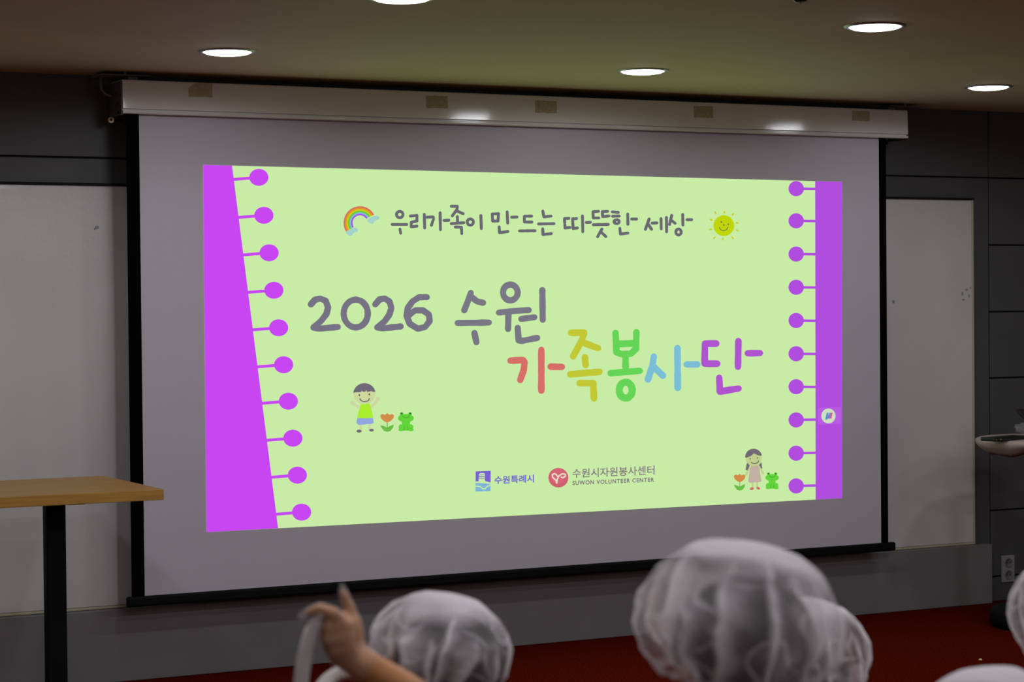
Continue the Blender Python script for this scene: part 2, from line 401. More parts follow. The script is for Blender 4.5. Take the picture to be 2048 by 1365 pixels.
ik.done('round_badge', slide, 'small round pale badge with blue and pink slanted letter M')

GREY = (106, 104, 114)
def letters(t, width, rgb, strokes, rings, name, label, rough=0, cuts=()):
    items = [('s', q) for q in strokes] + [('r', q) for q in rings]
    def mid(it):
        if it[0] == 'r': return it[1][0][0]
        xs = [p[0] for p in it[1]]; return (min(xs) + max(xs)) / 2
    edges = [-1e9, *cuts, 1e9]
    for a, b in zip(edges, edges[1:]):
        ik = Ink(); ik.layer()
        for kind, q in items:
            if not a <= mid((kind, q)) < b: continue
            if kind == 's': ik.stroke(t(*q), width, rgb, rough=rough)
            else: ik.ring(t.p(*q[0]), t.r(*q[1]), q[2] / t.k if len(q) > 2 else width, rgb, rough)
        o = ik.done(name, slide, label)
A = T(660, 380, 4.6545); B = T(1060, 380, 4.6545)
sA = [[(577, 322), (714, 322)], [(650, 365), (657, 405)],
      [(748, 244), (808, 238), (808, 290), (755, 302), (755, 345), (808, 338)], [(877, 228), (880, 355)],
      [(900, 255), (960, 252), (963, 272), (943, 330)], [(1024, 215), (1027, 372)], [(1060, 285), (1105, 283)],
      [(1128, 153), (1185, 153), (1180, 185), (1137, 243)], [(1178, 196), (1238, 222)], [(1184, 250), (1186, 300)], [(1128, 315), (1245, 306)], [(1165, 346), (1222, 348), (1225, 408)],
      [(1403, 240), (1408, 362)],
      [(1510, 225), (1568, 222), (1563, 290), (1513, 292), (1510, 225)], [(1648, 205), (1653, 310)], [(1690, 255), (1740, 253)], [(1573, 345), (1577, 400), (1655, 388)],
      [(1875, 245), (1808, 245), (1808, 300), (1878, 300)], [(1762, 383), (1908, 381)]]
letters(A, 6, GREY, sA, [((648, 230), (30, 30)), ((1305, 300), (29, 29))], 'korean_letter', 'small grey handwritten Korean letter', .06, (735, 890, 1112, 1255, 1480, 1745))
sB = [[(118, 198), (128, 252), (195, 244)], [(78, 318), (222, 315)], [(117, 362), (120, 416), (197, 408)],
      [(362, 266), (320, 268), (325, 355), (370, 350)], [(433, 268), (395, 270), (400, 360), (440, 355)], [(487, 242), (490, 390)], [(522, 304), (562, 302)],
      [(638, 200), (585, 203), (588, 262), (640, 262)], [(722, 200), (672, 203), (675, 250), (735, 243)], [(588, 325), (728, 322)], [(668, 365), (628, 437)], [(655, 388), (705, 436)],
      [(765, 205), (820, 210)], [(768, 246), (830, 244)], [(908, 225), (910, 320)], [(945, 272), (990, 272)], [(835, 358), (840, 412), (910, 403)],
      [(1108, 272), (1073, 368)], [(1098, 318), (1130, 367)], [(1135, 310), (1180, 308)], [(1218, 268), (1220, 365)], [(1268, 258), (1270, 390)],
      [(1318, 238), (1298, 322)], [(1312, 282), (1350, 312)], [(1420, 230), (1422, 328)], [(1460, 278), (1503, 278)]]
letters(B, 6, GREY, sB, [((805, 297), (24, 18)), ((1381, 393), (25, 28))], 'korean_letter', 'small grey handwritten Korean letter', .06, (250, 570, 743, 1030, 1290))
Cz = T(590, 540, 3.7926)
sC = [[(120, 262), (150, 228), (190, 218), (232, 235), (250, 285), (238, 335), (200, 385), (140, 438), (180, 447), (325, 434)],
      [(608, 262), (640, 225), (680, 218), (716, 240), (730, 290), (715, 340), (680, 390), (622, 438), (660, 445), (800, 430)],
      [(1000, 208), (940, 208), (890, 240), (855, 290), (845, 350), (870, 410), (930, 447), (985, 435), (1020, 390), (1015, 340), (970, 308), (910, 308), (862, 345)]]
letters(Cz, 12.6, (118, 114, 132), sC, [((460, 332), (92, 106))], 'digit', 'large grey handwritten digit', .05, (340, 580, 820))
sC2 = [[(1333, 175), (1310, 240), (1283, 307)], [(1345, 212), (1380, 240), (1425, 250)], [(1232, 404), (1470, 400)], [(1360, 480), (1375, 550)],
       [(1545, 325), (1640, 314), (1772, 306)], [(1618, 330), (1615, 450)], [(1715, 373), (1815, 360)], [(1875, 155), (1878, 380)], [(1688, 440), (1695, 535), (1720, 540), (1835, 517)]]
letters(Cz, 12.6, (121, 119, 132), sC2, [((1632, 172), (56, 60))], 'korean_letter', 'large grey handwritten Korean letter', .05, (1500,))
D = T(990, 630, 3.593)
for rgb, st, rg, lb in (
    ((214, 111, 104), [[(110, 330), (200, 325), (212, 340), (205, 400), (180, 470)], [(332, 252), (332, 545)], [(400, 373), (480, 375)]], [], 'red Korean syllable'),
    ((194, 200, 52), [[(545, 130), (640, 128), (625, 180), (560, 300)], [(645, 205), (740, 240)], [(645, 305), (650, 362)], [(540, 428), (750, 410)], [(607, 492), (705, 492), (710, 602)]], [], 'yellow Korean syllable'),
    ((102, 212, 86), [[(865, 130), (872, 268), (905, 283), (975, 280), (1012, 245), (1015, 125)], [(890, 210), (1010, 205)], [(937, 300), (937, 375)], [(830, 420), (1040, 403)]], [((938, 542), (47, 58), 52)], 'green Korean syllable'),
    ((123, 190, 214), [[(1140, 300), (1130, 370), (1098, 465)], [(1140, 375), (1205, 437)], [(1310, 240), (1312, 525)], [(1375, 357), (1452, 357)]], [], 'sky blue Korean syllable'),
    ((174, 84, 206), [[(1588, 207), (1508, 207), (1505, 352), (1595, 352)], [(1748, 190), (1745, 375)], [(1815, 277), (1903, 275)], [(1610, 452), (1615, 552), (1750, 530)]], [], 'purple Korean syllable')):
    letters(D, 13.4, rgb, st, rg, 'korean_letter', lb.replace('syllable', 'letter'), .05)

# rainbow with two clouds
ik = Ink(); ik.layer()
for k, rgb in enumerate(((214, 112, 92), (226, 150, 40), (205, 205, 20), (95, 205, 50), (130, 190, 210), (165, 80, 235))):
    rr = 148 - k * 14
    cxk, cyk = 278, 308
    ik.arc(A.p(cxk, cyk), A.r(rr * .98, rr), 150 + k * .3, 328 - k, 15 / 4.6545, rgb, 28)
for c0 in ((200, 388), (398, 275)):
    for dx, dy, r in ((-25, 10, 28), (5, -5, 32), (32, -14, 27), (-12, 25, 22)): ik.ell(A.p(c0[0] + dx, c0[1] + dy), A.r(r, r * .75), (163, 210, 200), 18)
ik.done('rainbow_drawing', slide, 'small rainbow drawing with two pale clouds')
# sun
ik = Ink(); ik.layer(); ik.ell(B.p(1803, 333), B.r(97, 97), (192, 214, 10))
for x, y, a in ((1725, 214, 60), (1808, 208, 90), (1887, 228, 125), (1684, 280, 25), (1926, 307, -15), (1678, 367, -10), (1926, 377, 25), (1714, 446, 130), (1793, 458, 90), (1884, 447, 55)):
    ik.ell(B.p(x, y), B.r(15, 8), (200, 208, 25), 14, math.radians(a))
for x, y in ((1779, 300), (1843, 320), (1801, 328)): ik.ell(B.p(x, y), B.r(8, 8), (110, 125, 70), 10)
ik.arc(B.p(1799, 338), B.r(40, 42), 15, 165, 8 / 4.6545, (110, 130, 60))
ik.done('sun_drawing', slide, 'small yellow smiling sun drawing')
def tulip(t, cx, top, w, h, leafy, name='tulip_drawing', lb=None):
    ik = Ink(); ik.layer(); k = w / 2
    ik.stroke(t((cx, top + h * .5), (cx, top + h * .95)), w * .09 / t.k, (130, 195, 100))
    ik.poly(t((cx - k, top + .12 * h), (cx - k * .75, top + .03 * h), (cx - k * .3, top + .08 * h), (cx, top - .02 * h), (cx + k * .3, top + .08 * h), (cx + k * .75, top + .03 * h), (cx + k, top + .12 * h), (cx + k * .9, top + .27 * h), (cx + k * .5, top + .42 * h), (cx, top + .5 * h), (cx - k * .5, top + .42 * h), (cx - k * .9, top + .27 * h)), (210, 140, 72))
    ik.poly(t((cx, top + .78 * h), (cx + k * .4, top + .68 * h), (cx + k * .95, top + .6 * h), (cx + k * .85, top + .78 * h), (cx + k * .45, top + .96 * h), (cx, top + h), (cx - k * .45, top + .96 * h), (cx - k * .8, top + .8 * h), (cx - k, top + .64 * h), (cx - k * .45, top + .69 * h)), (108, 190, 72))
    return ik.done(name, slide, lb)
def frog(t, cx, top, w, h, lb):
    G1 = (98, 212, 58); ik = Ink(); ik.layer(); k = w / 2
    for s in (-1, 1): ik.ell(t.p(cx + s * k * .53, top + .08 * h), t.r(w * .11, h * .09), (85, 190, 60), 16)
    ik.ell(t.p(cx, top + .31 * h), t.r(k, h * .22), G1, 30)
    ik.poly(t((cx - k * .5, top + .4 * h), (cx + k * .5, top + .4 * h), (cx + k * .52, top + .68 * h), (cx + k * .5, top + .97 * h), (cx - k * .5, top + .97 * h), (cx - k * .52, top + .68 * h)), G1)
    for s in (-1, 1):
        ik.ell(t.p(cx + s * k * .64, top + .78 * h), t.r(w * .14, h * .15), G1, 18); ik.ell(t.p(cx + s * k * .62, top + .92 * h), t.r(w * .17, h * .08), G1, 18)
        ik.ell(t.p(cx + s * k * .53, top + .07 * h), t.r(w * .05, h * .04), (50, 90, 50), 12)
        ik.stroke(t((cx + s * k * .2, top + .72 * h), (cx + s * k * .25, top + .95 * h)), 1, (75, 175, 50))
    ik.arc(t.p(cx, top + .14 * h), t.r(k * .45, h * .14), 20, 160, .9, (60, 140, 45))
    return ik.done('frog_drawing', slide, lb)
E5 = T(670, 740, 9.1); SK = (205, 215, 158); DK = (112, 104, 118)
ik = Ink(); ik.layer()
for pts in ([(430, 680), (350, 625), (310, 600)], [(670, 670), (730, 600), (775, 540)]): ik.stroke(E5(*pts), 5.6, (208, 214, 165))
ik.ell(E5.p(315, 605), E5.r(42, 45), (208, 214, 165)); ik.ell(E5.p(778, 530), E5.r(40, 40), (208, 214, 165))
for x in (465, 625): ik.stroke(E5((x, 1000), (x, 1100)), 5, (205, 214, 165))
ik.ell(E5.p(435, 1118), E5.r(48, 27), DK); ik.ell(E5.p(662, 1100), E5.r(42, 25), DK)
ik.poly(E5((400, 880), (690, 880), (702, 965), (650, 990), (580, 990), (550, 970), (520, 1000), (420, 1005), (385, 965)), (148, 166, 224))
ik.poly(E5((465, 630), (630, 615), (665, 740), (690, 870), (550, 885), (400, 875), (430, 740)), (168, 238, 46))
ik.ell(E5.p(532, 440), E5.r(202, 188), SK)
ik.poly([E5.p(532 + 204 * math.cos(math.radians(a)), 440 + 196 * math.sin(math.radians(a))) for a in range(186, 352, 6)] + E5((690, 405), (660, 390), (580, 405), (565, 370), (545, 400), (500, 400), (490, 380), (460, 410), (400, 410)), DK)
ik.ell(E5.p(438, 462), E5.r(15, 17), (80, 90, 80)); ik.ell(E5.p(620, 447), E5.r(15, 17), (80, 90, 80))
ik.arc(E5.p(535, 520), E5.r(85, 60), 5, 175, 2, (92, 98, 100))
ik.done('boy_drawing', slide, 'waving child drawing in lime shirt and blue shorts')
tulip(E5, 948, 795, 250, 335, 1, lb='orange tulip drawing beside the waving boy'); frog(E5, 1288, 775, 290, 345, 'green frog drawing beside the left tulip')
F5 = T(1440, 870, 10.5); ik = Ink(); ik.layer()
SK2 = (192, 206, 142)
for pts in ([(615, 700), (570, 790), (545, 840)], [(845, 700), (890, 790), (905, 820)]): ik.stroke(F5(*pts), 4, SK2)
for x in (680, 775): ik.stroke(F5((x, 1000), (x, 1100)), 3.6, SK2)
ik.ell(F5.p(665, 1135), F5.r(45, 28), (205, 110, 112), rot=-.25); ik.ell(F5.p(797, 1125), F5.r(42, 27), (205, 110, 112), rot=.3)
ik.poly(F5((560, 590), (625, 640), (575, 750), (530, 740)), (116, 106, 118)); ik.poly(F5((865, 575), (810, 635), (850, 700), (885, 715)), (116, 106, 118))
ik.poly(F5((640, 650), (810, 640), (835, 780), (865, 985), (800, 1000), (730, 1005), (610, 1010), (585, 985), (610, 800)), (194, 176, 162))
ik.ell(F5.p(702, 480), F5.r(170, 180), SK2)
ik.poly([F5.p(700 + 178 * math.cos(math.radians(a)), 470 + 176 * math.sin(math.radians(a))) for a in range(178, 352, 6)] + F5((860, 445), (780, 430), (710, 390), (640, 450), (550, 485)), (114, 104, 116))
ik.ell(F5.p(627, 507), F5.r(13, 15), (85, 95, 80)); ik.ell(F5.p(783, 488), F5.r(13, 15), (85, 95, 80))
ik.arc(F5.p(720, 555), F5.r(78, 52), 0, 150, 1.9, (92, 98, 95))
ik.done('girl_drawing', slide, 'child drawing with long dark hair and pink dress')
tulip(F5, 410, 825, 245, 350, 1, lb='orange tulip drawing beside the girl'); frog(F5, 1090, 795, 285, 350, 'green frog drawing beside the girl')

# logos along the foot of the slide
L5 = T(930, 910, 5.12); ik = Ink(); ik.layer()
PB = (122, 96, 210)
ik.poly(L5((108, 172), (262, 165), (260, 372), (106, 378)), (128, 180, 214))
ik.poly(L5((108, 172), (262, 165), (261, 288), (200, 272), (108, 275)), PB)
ik.poly(L5((106, 275), (200, 268), (261, 286), (261, 300), (180, 292), (108, 290)), LIME)
ik.poly(L5((138, 275), (142, 205), (200, 202), (204, 272)), LIME); ik.poly(L5((136, 208), (150, 190), (192, 188), (206, 205)), LIME)
ik.stroke(L5((144, 226), (196, 224)), 1.6, PB); ik.stroke(L5((144, 246), (198, 244)), 1.2, PB); ik.stroke(L5((148, 208), (194, 206)), 1, PB)
ik.stroke(L5((110, 322), (150, 325), (180, 350), (200, 350), (225, 325), (258, 312)), 2.4, LIME)
ik.done('city_emblem', slide, 'square purple and blue emblem with a tower over waves')
ik = Ink(); ik.layer(); ik.ell(L5.p(955, 236), L5.r(102, 100), (208, 92, 110)); ik.ell(L5.p(955, 222), L5.r(84, 78), (214, 100, 118))
WH = (228, 224, 196)
ik.stroke(L5((938, 292), (930, 262), (896, 232), (892, 205), (915, 193), (935, 205), (945, 222)), 2.8, WH)
ik.stroke(L5((938, 292), (944, 250), (962, 215), (995, 196), (1025, 200), (1026, 222), (1000, 236), (985, 230)), 2.8, WH)
ik.done('heart_emblem', slide, 'round red emblem with a white ribbon heart')
def text(body, quad, rgb, bold, name, label, adv=None):
    cu = bpy.data.curves.new(name, 'FONT'); cu.body = body; cu.size = 1; cu.offset = bold; cu.resolution_u = 3; cu.space_character = 1.18 if ' ' in body else 1
    o = bpy.data.objects.new(name, cu); C.objects.link(o)
    dg = bpy.context.evaluated_depsgraph_get(); dg.update()
    me = bpy.data.meshes.new_from_object(o.evaluated_get(dg)); bpy.data.objects.remove(o)
    xs = [v.co.x for v in me.vertices]; ys = [v.co.y for v in me.vertices]
    x0, x1, y0, y1 = min(xs), max(xs), min(ys), max(ys); tl, tr, br, bl = [Vector(q) for q in quad]
    for v in me.vertices:
        u, t = (v.co.x - x0) / (x1 - x0), (v.co.y - y0) / (y1 - y0)
        p = (bl * (1 - u) + br * u) * (1 - t) + (tl * (1 - u) + tr * u) * t
        q = flat(p.x, p.y); v.co = Vector((q.x, SY - .0011, q.z))
    src = bmesh.new(); src.from_mesh(me); bpy.data.meshes.remove(me)
    k = 'projected light %d %d %d' % rgb; M = bpy.data.materials.get(k) or glow(k, rgb)
    words = body.split(' ') if ' ' in body else list(body); xl = min(v.co.x for v in src.verts); xr = max(v.co.x for v in src.verts)
    tot = sum(adv) if adv else len(words); pos = 0
    for i, wd in enumerate(words):
        n0 = pos / tot; pos += adv[i] if adv else 1; n1 = pos / tot
        bm = src.copy(); seen = set(); kill = []
        for f in bm.faces:
            if f in seen: continue
            isl = [f]; seen.add(f)
            for g in isl:
                for e in g.edges:
                    for h_ in e.link_faces:
                        if h_ not in seen: seen.add(h_); isl.append(h_)
            xs = [v.co.x for g in isl for v in g.verts]; u = ((min(xs) + max(xs)) / 2 - xl) / (xr - xl)
            if not n0 - (1 if i == 0 else 0) <= u < n1 + (1 if i == len(words) - 1 else 0): kill += isl
        bmesh.ops.delete(bm, geom=kill, context='FACES')
        for f in bm.faces:
            f.normal_update(); f.material_index = 0
            if f.normal.y > 0: f.normal_flip()
        o = mobj(name, bm, M, slide, None); o['label'] = label
    src.free()
text('수원특례시', L5((300, 220), (705, 203), (705, 284), (300, 302)), (110, 94, 204), .022, 'korean_letter', 'small purple printed Korean letter')
text('수원시자원봉사센터', L5((1098, 146), (1940, 110), (1940, 204), (1098, 240)), (134, 118, 130), .013, 'korean_letter', 'small grey printed Korean letter')
text('SUWON VOLUNTEER CENTER', L5((1100, 268), (1935, 233), (1935, 277), (1100, 313)), (126, 110, 126), .027, 'english_word', 'small bold grey English word', adv=(5.6, 10.1, 6.4))

# ------------------------------------------------------------------ ceiling downlights
def downlight(x, y, label):
    t = empty('downlight', (x, y, CEIL), label, 'ceiling light', 'round ceiling downlights')
    bm = bmesh.new(); lathe(bm, [(.086, -.0005), (.086, -.003), (.09, -.006), (.1, -.005), (.104, -.0005)], (x, y, CEIL), 56)
    mobj('trim_ring', bm, M_trim, t, True)
    bm = bmesh.new(); lathe(bm, [(.084, -.001), (.083, -.006), (.074, -.01), (.05, -.0135), (.025, -.0152), (0, -.0155)], (x, y, CEIL), 48)
    mobj('lens', bm, M_lens, t, True)
    l = bpy.data.lights.new('downlight beam', 'SPOT'); l.spot_size = math.radians(176); l.spot_blend = .17; l.shadow_soft_size = .08
    l.energy = LAMP_W[round((DLY - y) / ROW)]; l.color = (1, .98, 1.02)
    lo = bpy.data.objects.new('beam', l); C.objects.link(lo); lo.parent = t; lo.location = (0, 0, -.02)
DLX = (-1.6014, .1287, 1.8588); DLY = -.989; ROW = 1.5166
for i, lb in enumerate(('lit round downlight above the left part of the screen casing', 'lit round downlight above the middle of the screen casing', 'lit round downlight nearest the right edge, beyond the end of the screen casing')):
    downlight(DLX[i], DLY, lb)
downlight(DLX[0], DLY - ROW, 'lit round downlight cut by the top edge of the photo')
downlight(DLX[1], DLY - ROW, 'largest lit round downlight high at right beside the sprinkler')
for x, y in ((-3.3315, DLY), (-3.3315, DLY - ROW), (1.8588, DLY - ROW)) + tuple((x, DLY - ROW * j) for j in (2, 3, 4, 5, 6) for x in (-3.3315, -1.6014, .1287, 1.8588)):
    downlight(x, y, 'lit round downlight of the ceiling grid outside the photo')

# sprinkler
sp = on(1601, 9, 2, 2.353)
spr = empty('sprinkler_head', (sp.x, sp.y, CEIL), 'dark bronze sprinkler head on the ceiling cut by the top edge', 'sprinkler')
bm = bmesh.new(); lathe(bm, [(0, -.0005), (.04, -.0005), (.04, -.004), (.034, -.01), (.016, -.014), (.016, -.02), (0, -.02)], (sp.x, sp.y, CEIL), 32); mobj('flange', bm, M_bronze, spr, True)
bm = bmesh.new(); lathe(bm, [(0, -.018), (.03, -.018), (.032, -.026), (.018, -.04), (0, -.04)], (sp.x, sp.y, CEIL), 6); mobj('frame', bm, M_bronze, spr)
bm = bmesh.new(); lathe(bm, [(0, -.039), (.013, -.039), (.0135, -.0415), (.003, -.0425), (.003, -.046), (0, -.046)], (sp.x, sp.y, CEIL), 24); mobj('deflector', bm, M_pin, spr, True)

# ------------------------------------------------------------------ left table
TZ = .87; TX = -1.982; TY0, TY1 = -1.37, -.68
tb = empty('wooden_table', (-2.65, -1.02, 0), 'honey wood table with black steel column leg in front of the whiteboard at left', 'table')
bm = bmesh.new(); box(bm, (-3.55, TY0, TZ - .036), (TX, TY1, TZ), .002, 2); mobj('tabletop', bm, M_wood, tb)
for x in (-2.262, -3.27):
    bm = bmesh.new(); c = -1.02
    box(bm, (x - .034, c - .026, .02), (x + .034, c + .026, TZ - .042), .004, 2)
    lg = mobj('leg', bm, M_blackmetal, tb)
    bm = bmesh.new(); box(bm, (x - .04, c - .3, 0), (x + .04, c + .3, .022), .004, 2); mobj('foot', bm, M_blackmetal, lg)
    bm = bmesh.new(); box(bm, (x - .03, c - .28, TZ - .044), (x + .03, c + .28, TZ - .0365), .002, 1); mobj('mounting_bar', bm, M_blackmetal, lg)

# ------------------------------------------------------------------ right round table
rc = at(2098, 875, 9.9); RTR = .325
rt = empty('round_table', (rc.x, rc.y, 0), 'round table under a pinkish white cloth at the right edge, black pedestal', 'table')
rz = on(2098, 876, 1, rc.y).z
bm = bmesh.new(); lathe(bm, [(0, -.028), (RTR - .012, -.028), (RTR - .006, -.022), (RTR - .006, -.004), (RTR - .012, 0), (0, 0)], (rc.x, rc.y, rz - .003), 64); mobj('tabletop', bm, M_wood, rt, False)
bm = bmesh.new(); lathe(bm, [(0, .022), (.03, .022), (.033, .05), (.033, rz - .035), (0, rz - .035)], (rc.x, rc.y, 0), 32); mobj('leg', bm, M_blackmetal, rt, True)
bm = bmesh.new(); lathe(bm, [(0, 0), (.255, 0), (.268, .02), (.268, .06), (.25, .085), (.08, .1), (0, .1)], (rc.x, rc.y, 0), 48); mobj('base_plate', bm, M_blackmetal, rt, True)
bm = bmesh.new(); n = 96; prof = [(0.001, .0), (.15, .0), (.28, .0), (RTR - .012, -.001), (RTR, -.008), (RTR + .002, -.018), (RTR - .012, -.032), (RTR - .045, -.05), (RTR - .075, -.062)]
rings = []
for j, (r, z) in enumerate(prof):
    ring = []
    for k in range(n):
        a = 2 * math.pi * k / n; s = max(0, (j - 3) / 5)
        wv = s * (.008 * math.sin(9 * a + 1) + .006 * math.sin(17 * a)); dz = s * (.016 * math.sin(3 * a + 2.2) + .008 * math.sin(7 * a))
        ring.append(bm.verts.new((rc.x + (r + wv) * math.cos(a), rc.y + (r + wv) * math.sin(a), rz + z + dz * s)))
    rings.append(ring)
for a, b in zip(rings, rings[1:]):
    for k in range(n): bm.faces.new((a[k], a[(k + 1) % n], b[(k + 1) % n], b[k]))
bm.faces.new(rings[0])
bmesh.ops.recalc_face_normals(bm, faces=bm.faces); bmesh.ops.solidify(bm, geom=list(bm.faces), thickness=-.002)
o = mobj('tablecloth', bm, M_tcloth, None, True, (rc.x, rc.y, rz))
tag(o, 'pinkish white cloth over the small round table at the right edge', 'tablecloth')
# flat black case, bowl and bag on it
def topat(px, py): return on(px, py, 2, rz + .003)
a = topat(1988, 884); b = topat(2052, 879); d = (b - a).normalized(); nrm = Vector((-d.y, d.x, 0))
pz = rz + .0025
pou = empty('flat_case', ((a + b) / 2 + nrm * .03).to_tuple(), 'flat black case with tiny gold marks lying on the round table', 'case'); pou.location.z = pz
bm = bmesh.new(); Lh = (b - a).length / 2; 
box(bm, (-Lh, -.002, 0), (Lh, .075, .017), .005, 3)
Mx = Matrix.Translation((a + b) / 2).to_3x3()
cen = (a + b) / 2
def put(bm):
    for v in bm.verts:
        x, y, z = v.co; q = cen + d * x + nrm * y; v.co = Vector((q.x, q.y, pz + z))
put(bm); mobj('case_body', bm, M_pouch, pou, True)
bm = bmesh.new()
for x, w_ in ((-Lh + .012, .006), (-Lh + .04, .012)): box(bm, (x, -.0026, .006), (x + w_, -.001, .011), 0)
put(bm); mobj('gold_mark', bm, M_gold, pou)
bc = topat(2066, 868); bc.z = rz + .0025
bag = empty('plastic_bag', bc.to_tuple(), 'crumpled clear plastic bag on the round table under a dark bowl', 'bag')
bm = bmesh.new(); sphere(bm, (0, 0, 0), 1, 40, 24)
for v in bm.verts:
    nn = noise.noise(v.co * 3.1) * .3 + abs(noise.noise(v.co * 7)) * .25
    v.co = Vector((v.co.x * .085 * (1 + nn), v.co.y * .06 * (1 + nn), max(-.0, .03 + v.co.z * .03 * (1 + nn))))
    v.co += bc
zmin = min(v.co.z for v in bm.verts)
zmax = max(v.co.z for v in bm.verts)
for v in bm.verts: v.co.z = bc.z + (v.co.z - zmin) / (zmax - zmin) * .06
mobj('bag_film', bm, M_bag, bag, True)
bm = bmesh.new(); bw = Vector((bc.x, bc.y, bc.z + .058))
lathe(bm, [(0, 0), (.03, 0), (.035, .004), (.055, .022), (.078, .05), (.082, .053), (.078, .053), (.052, .026), (.03, .01), (0, .008)], bw, 48)
o = mobj('bowl', bm, M_bowl, None, True, bw); tag(o, 'dark tapered bowl at the right edge resting on the clear bag', 'bowl')

# crumb
p = on(1961, 1322, 2, .0); bm = bmesh.new()
for dx, dy, r in ((0, 0, .0055), (.005, .003, .0045), (-.004, .002, .0035), (.001, -.004, .0035)): sphere(bm, (p.x + dx, p.y + dy, r * .8), (r, r, r * .8), 10, 8)
tag(mobj('crumb', bm, M_crumb, None, True, (p.x, p.y, 0)), 'tiny yellow crumb alone on the red carpet at lower right', 'crumb')

# ------------------------------------------------------------------ people in bouffant caps
M_shirts = [mat('shirt cloth', c, .9, .1, noise_amt=.05, noise_scale=40) for c in ((.05, .06, .09), (.3, .28, .26), (.08, .05, .05), (.2, .2, .22), (.1, .12, .1))]
M_pants = mat('trouser cloth', (.03, .035, .05), .9, .1); M_shoe = mat('dark shoe', (.02, .02, .02), .6, .3)
M_eye = mat('eye', (.02, .015, .01), .2, .5)
def bouffant(seed, rx, ry, rz, tilt, nr=14, lean=(0, 0)):
    rg = random.Random(seed); bm = bmesh.new(); n, ms = 200, 72; off = Vector((seed * 3.7, seed, 0))
    ridges = [(2 * math.pi * (k + rg.uniform(-.35, .35)) / nr, rg.uniform(-.3, .3), rg.uniform(.12, .5), rg.uniform(.022, .05), rg.uniform(.035, .075), rg.uniform(-1, 1)) for k in range(nr)]
    lay = bm.verts.layers.float.new('fold'); rings = []
    for j in range(ms + 1):
        s = j / ms; a = .02 + s * 2.3; ring = []
        for k in range(n):
            th = 2 * math.pi * k / n; q = 0; dens = 0
            dirn = Vector((math.sin(a) * math.cos(th), math.sin(a) * math.sin(th), math.cos(a)))
            wob = .13 * noise.noise(dirn * 2.6 + off)
            for t0, tw, s0, wd, am, sk in ridges:
                if s < s0: continue
                g = (s - s0) / (1 - s0); c = t0 + tw * s + wob * sk
                sd = ((th - c + math.pi) % (2 * math.pi) - math.pi) * (1 if sk > 0 else -1); dd = abs(sd) / (wd * (1 + 1.8 * (1 - g)))
                e = math.exp(-dd * dd); f = min(1, g * 3.5)
                q += am * e * f; dens = max(dens, (math.exp(-dd * dd * 2) if sd > 0 else max(math.exp(-dd * dd * 1.2), (.35 + .4 * abs(sk)) * math.exp(-dd * dd * .12))) * f)
            q += .06 * noise.noise(dirn * 2.0 + off) + .025 * noise.noise(dirn * 5 + off) + .01 * noise.noise(dirn * 11 + off)
            q += s ** 6 * .045 * math.sin(th * 22 + 5 * noise.noise(dirn * 3 + off))
            crown = max(0, 1 - (s + .1 * noise.noise(dirn * 2.5 + off)) / .42)
            crease = max(0, 1 - abs(noise.noise(dirn * 2.1 + off * 1.7)) * 10) * .55 * max(0, min(1, (s - .3) * 5))
            base = .08 + .5 * noise.noise(dirn * 2.4 + off * .6)
            dens = max(dens, min(.9, crown * 1.7 + .25 * noise.noise(dirn * 5 + off) * crown), base + crease, max(0, (s - .94) / .06))
            rad = math.sin(a) ** .82 * (1 - .12 * max(0, s - .75) / .25); zz = math.cos(a) if a < 1.6 else math.cos(a) * .95
            v = bm.verts.new(((rad * math.cos(th)) * rx * (1 + q) + lean[0] * max(0, zz), (rad * math.sin(th)) * ry * (1 + q) + lean[1] * max(0, zz), zz * rz * (1 + q * .5)))
            v[lay] = max(0, min(1, dens)); ring.append(v)
        rings.append(ring)
    for x, y in zip(rings, rings[1:]):
        for k in range(n): bm.faces.new((x[k], y[k], y[(k + 1) % n], x[(k + 1) % n]))
    bm.faces.new(rings[0])
    bmesh.ops.transform(bm, matrix=tilt, verts=bm.verts)
    return bm
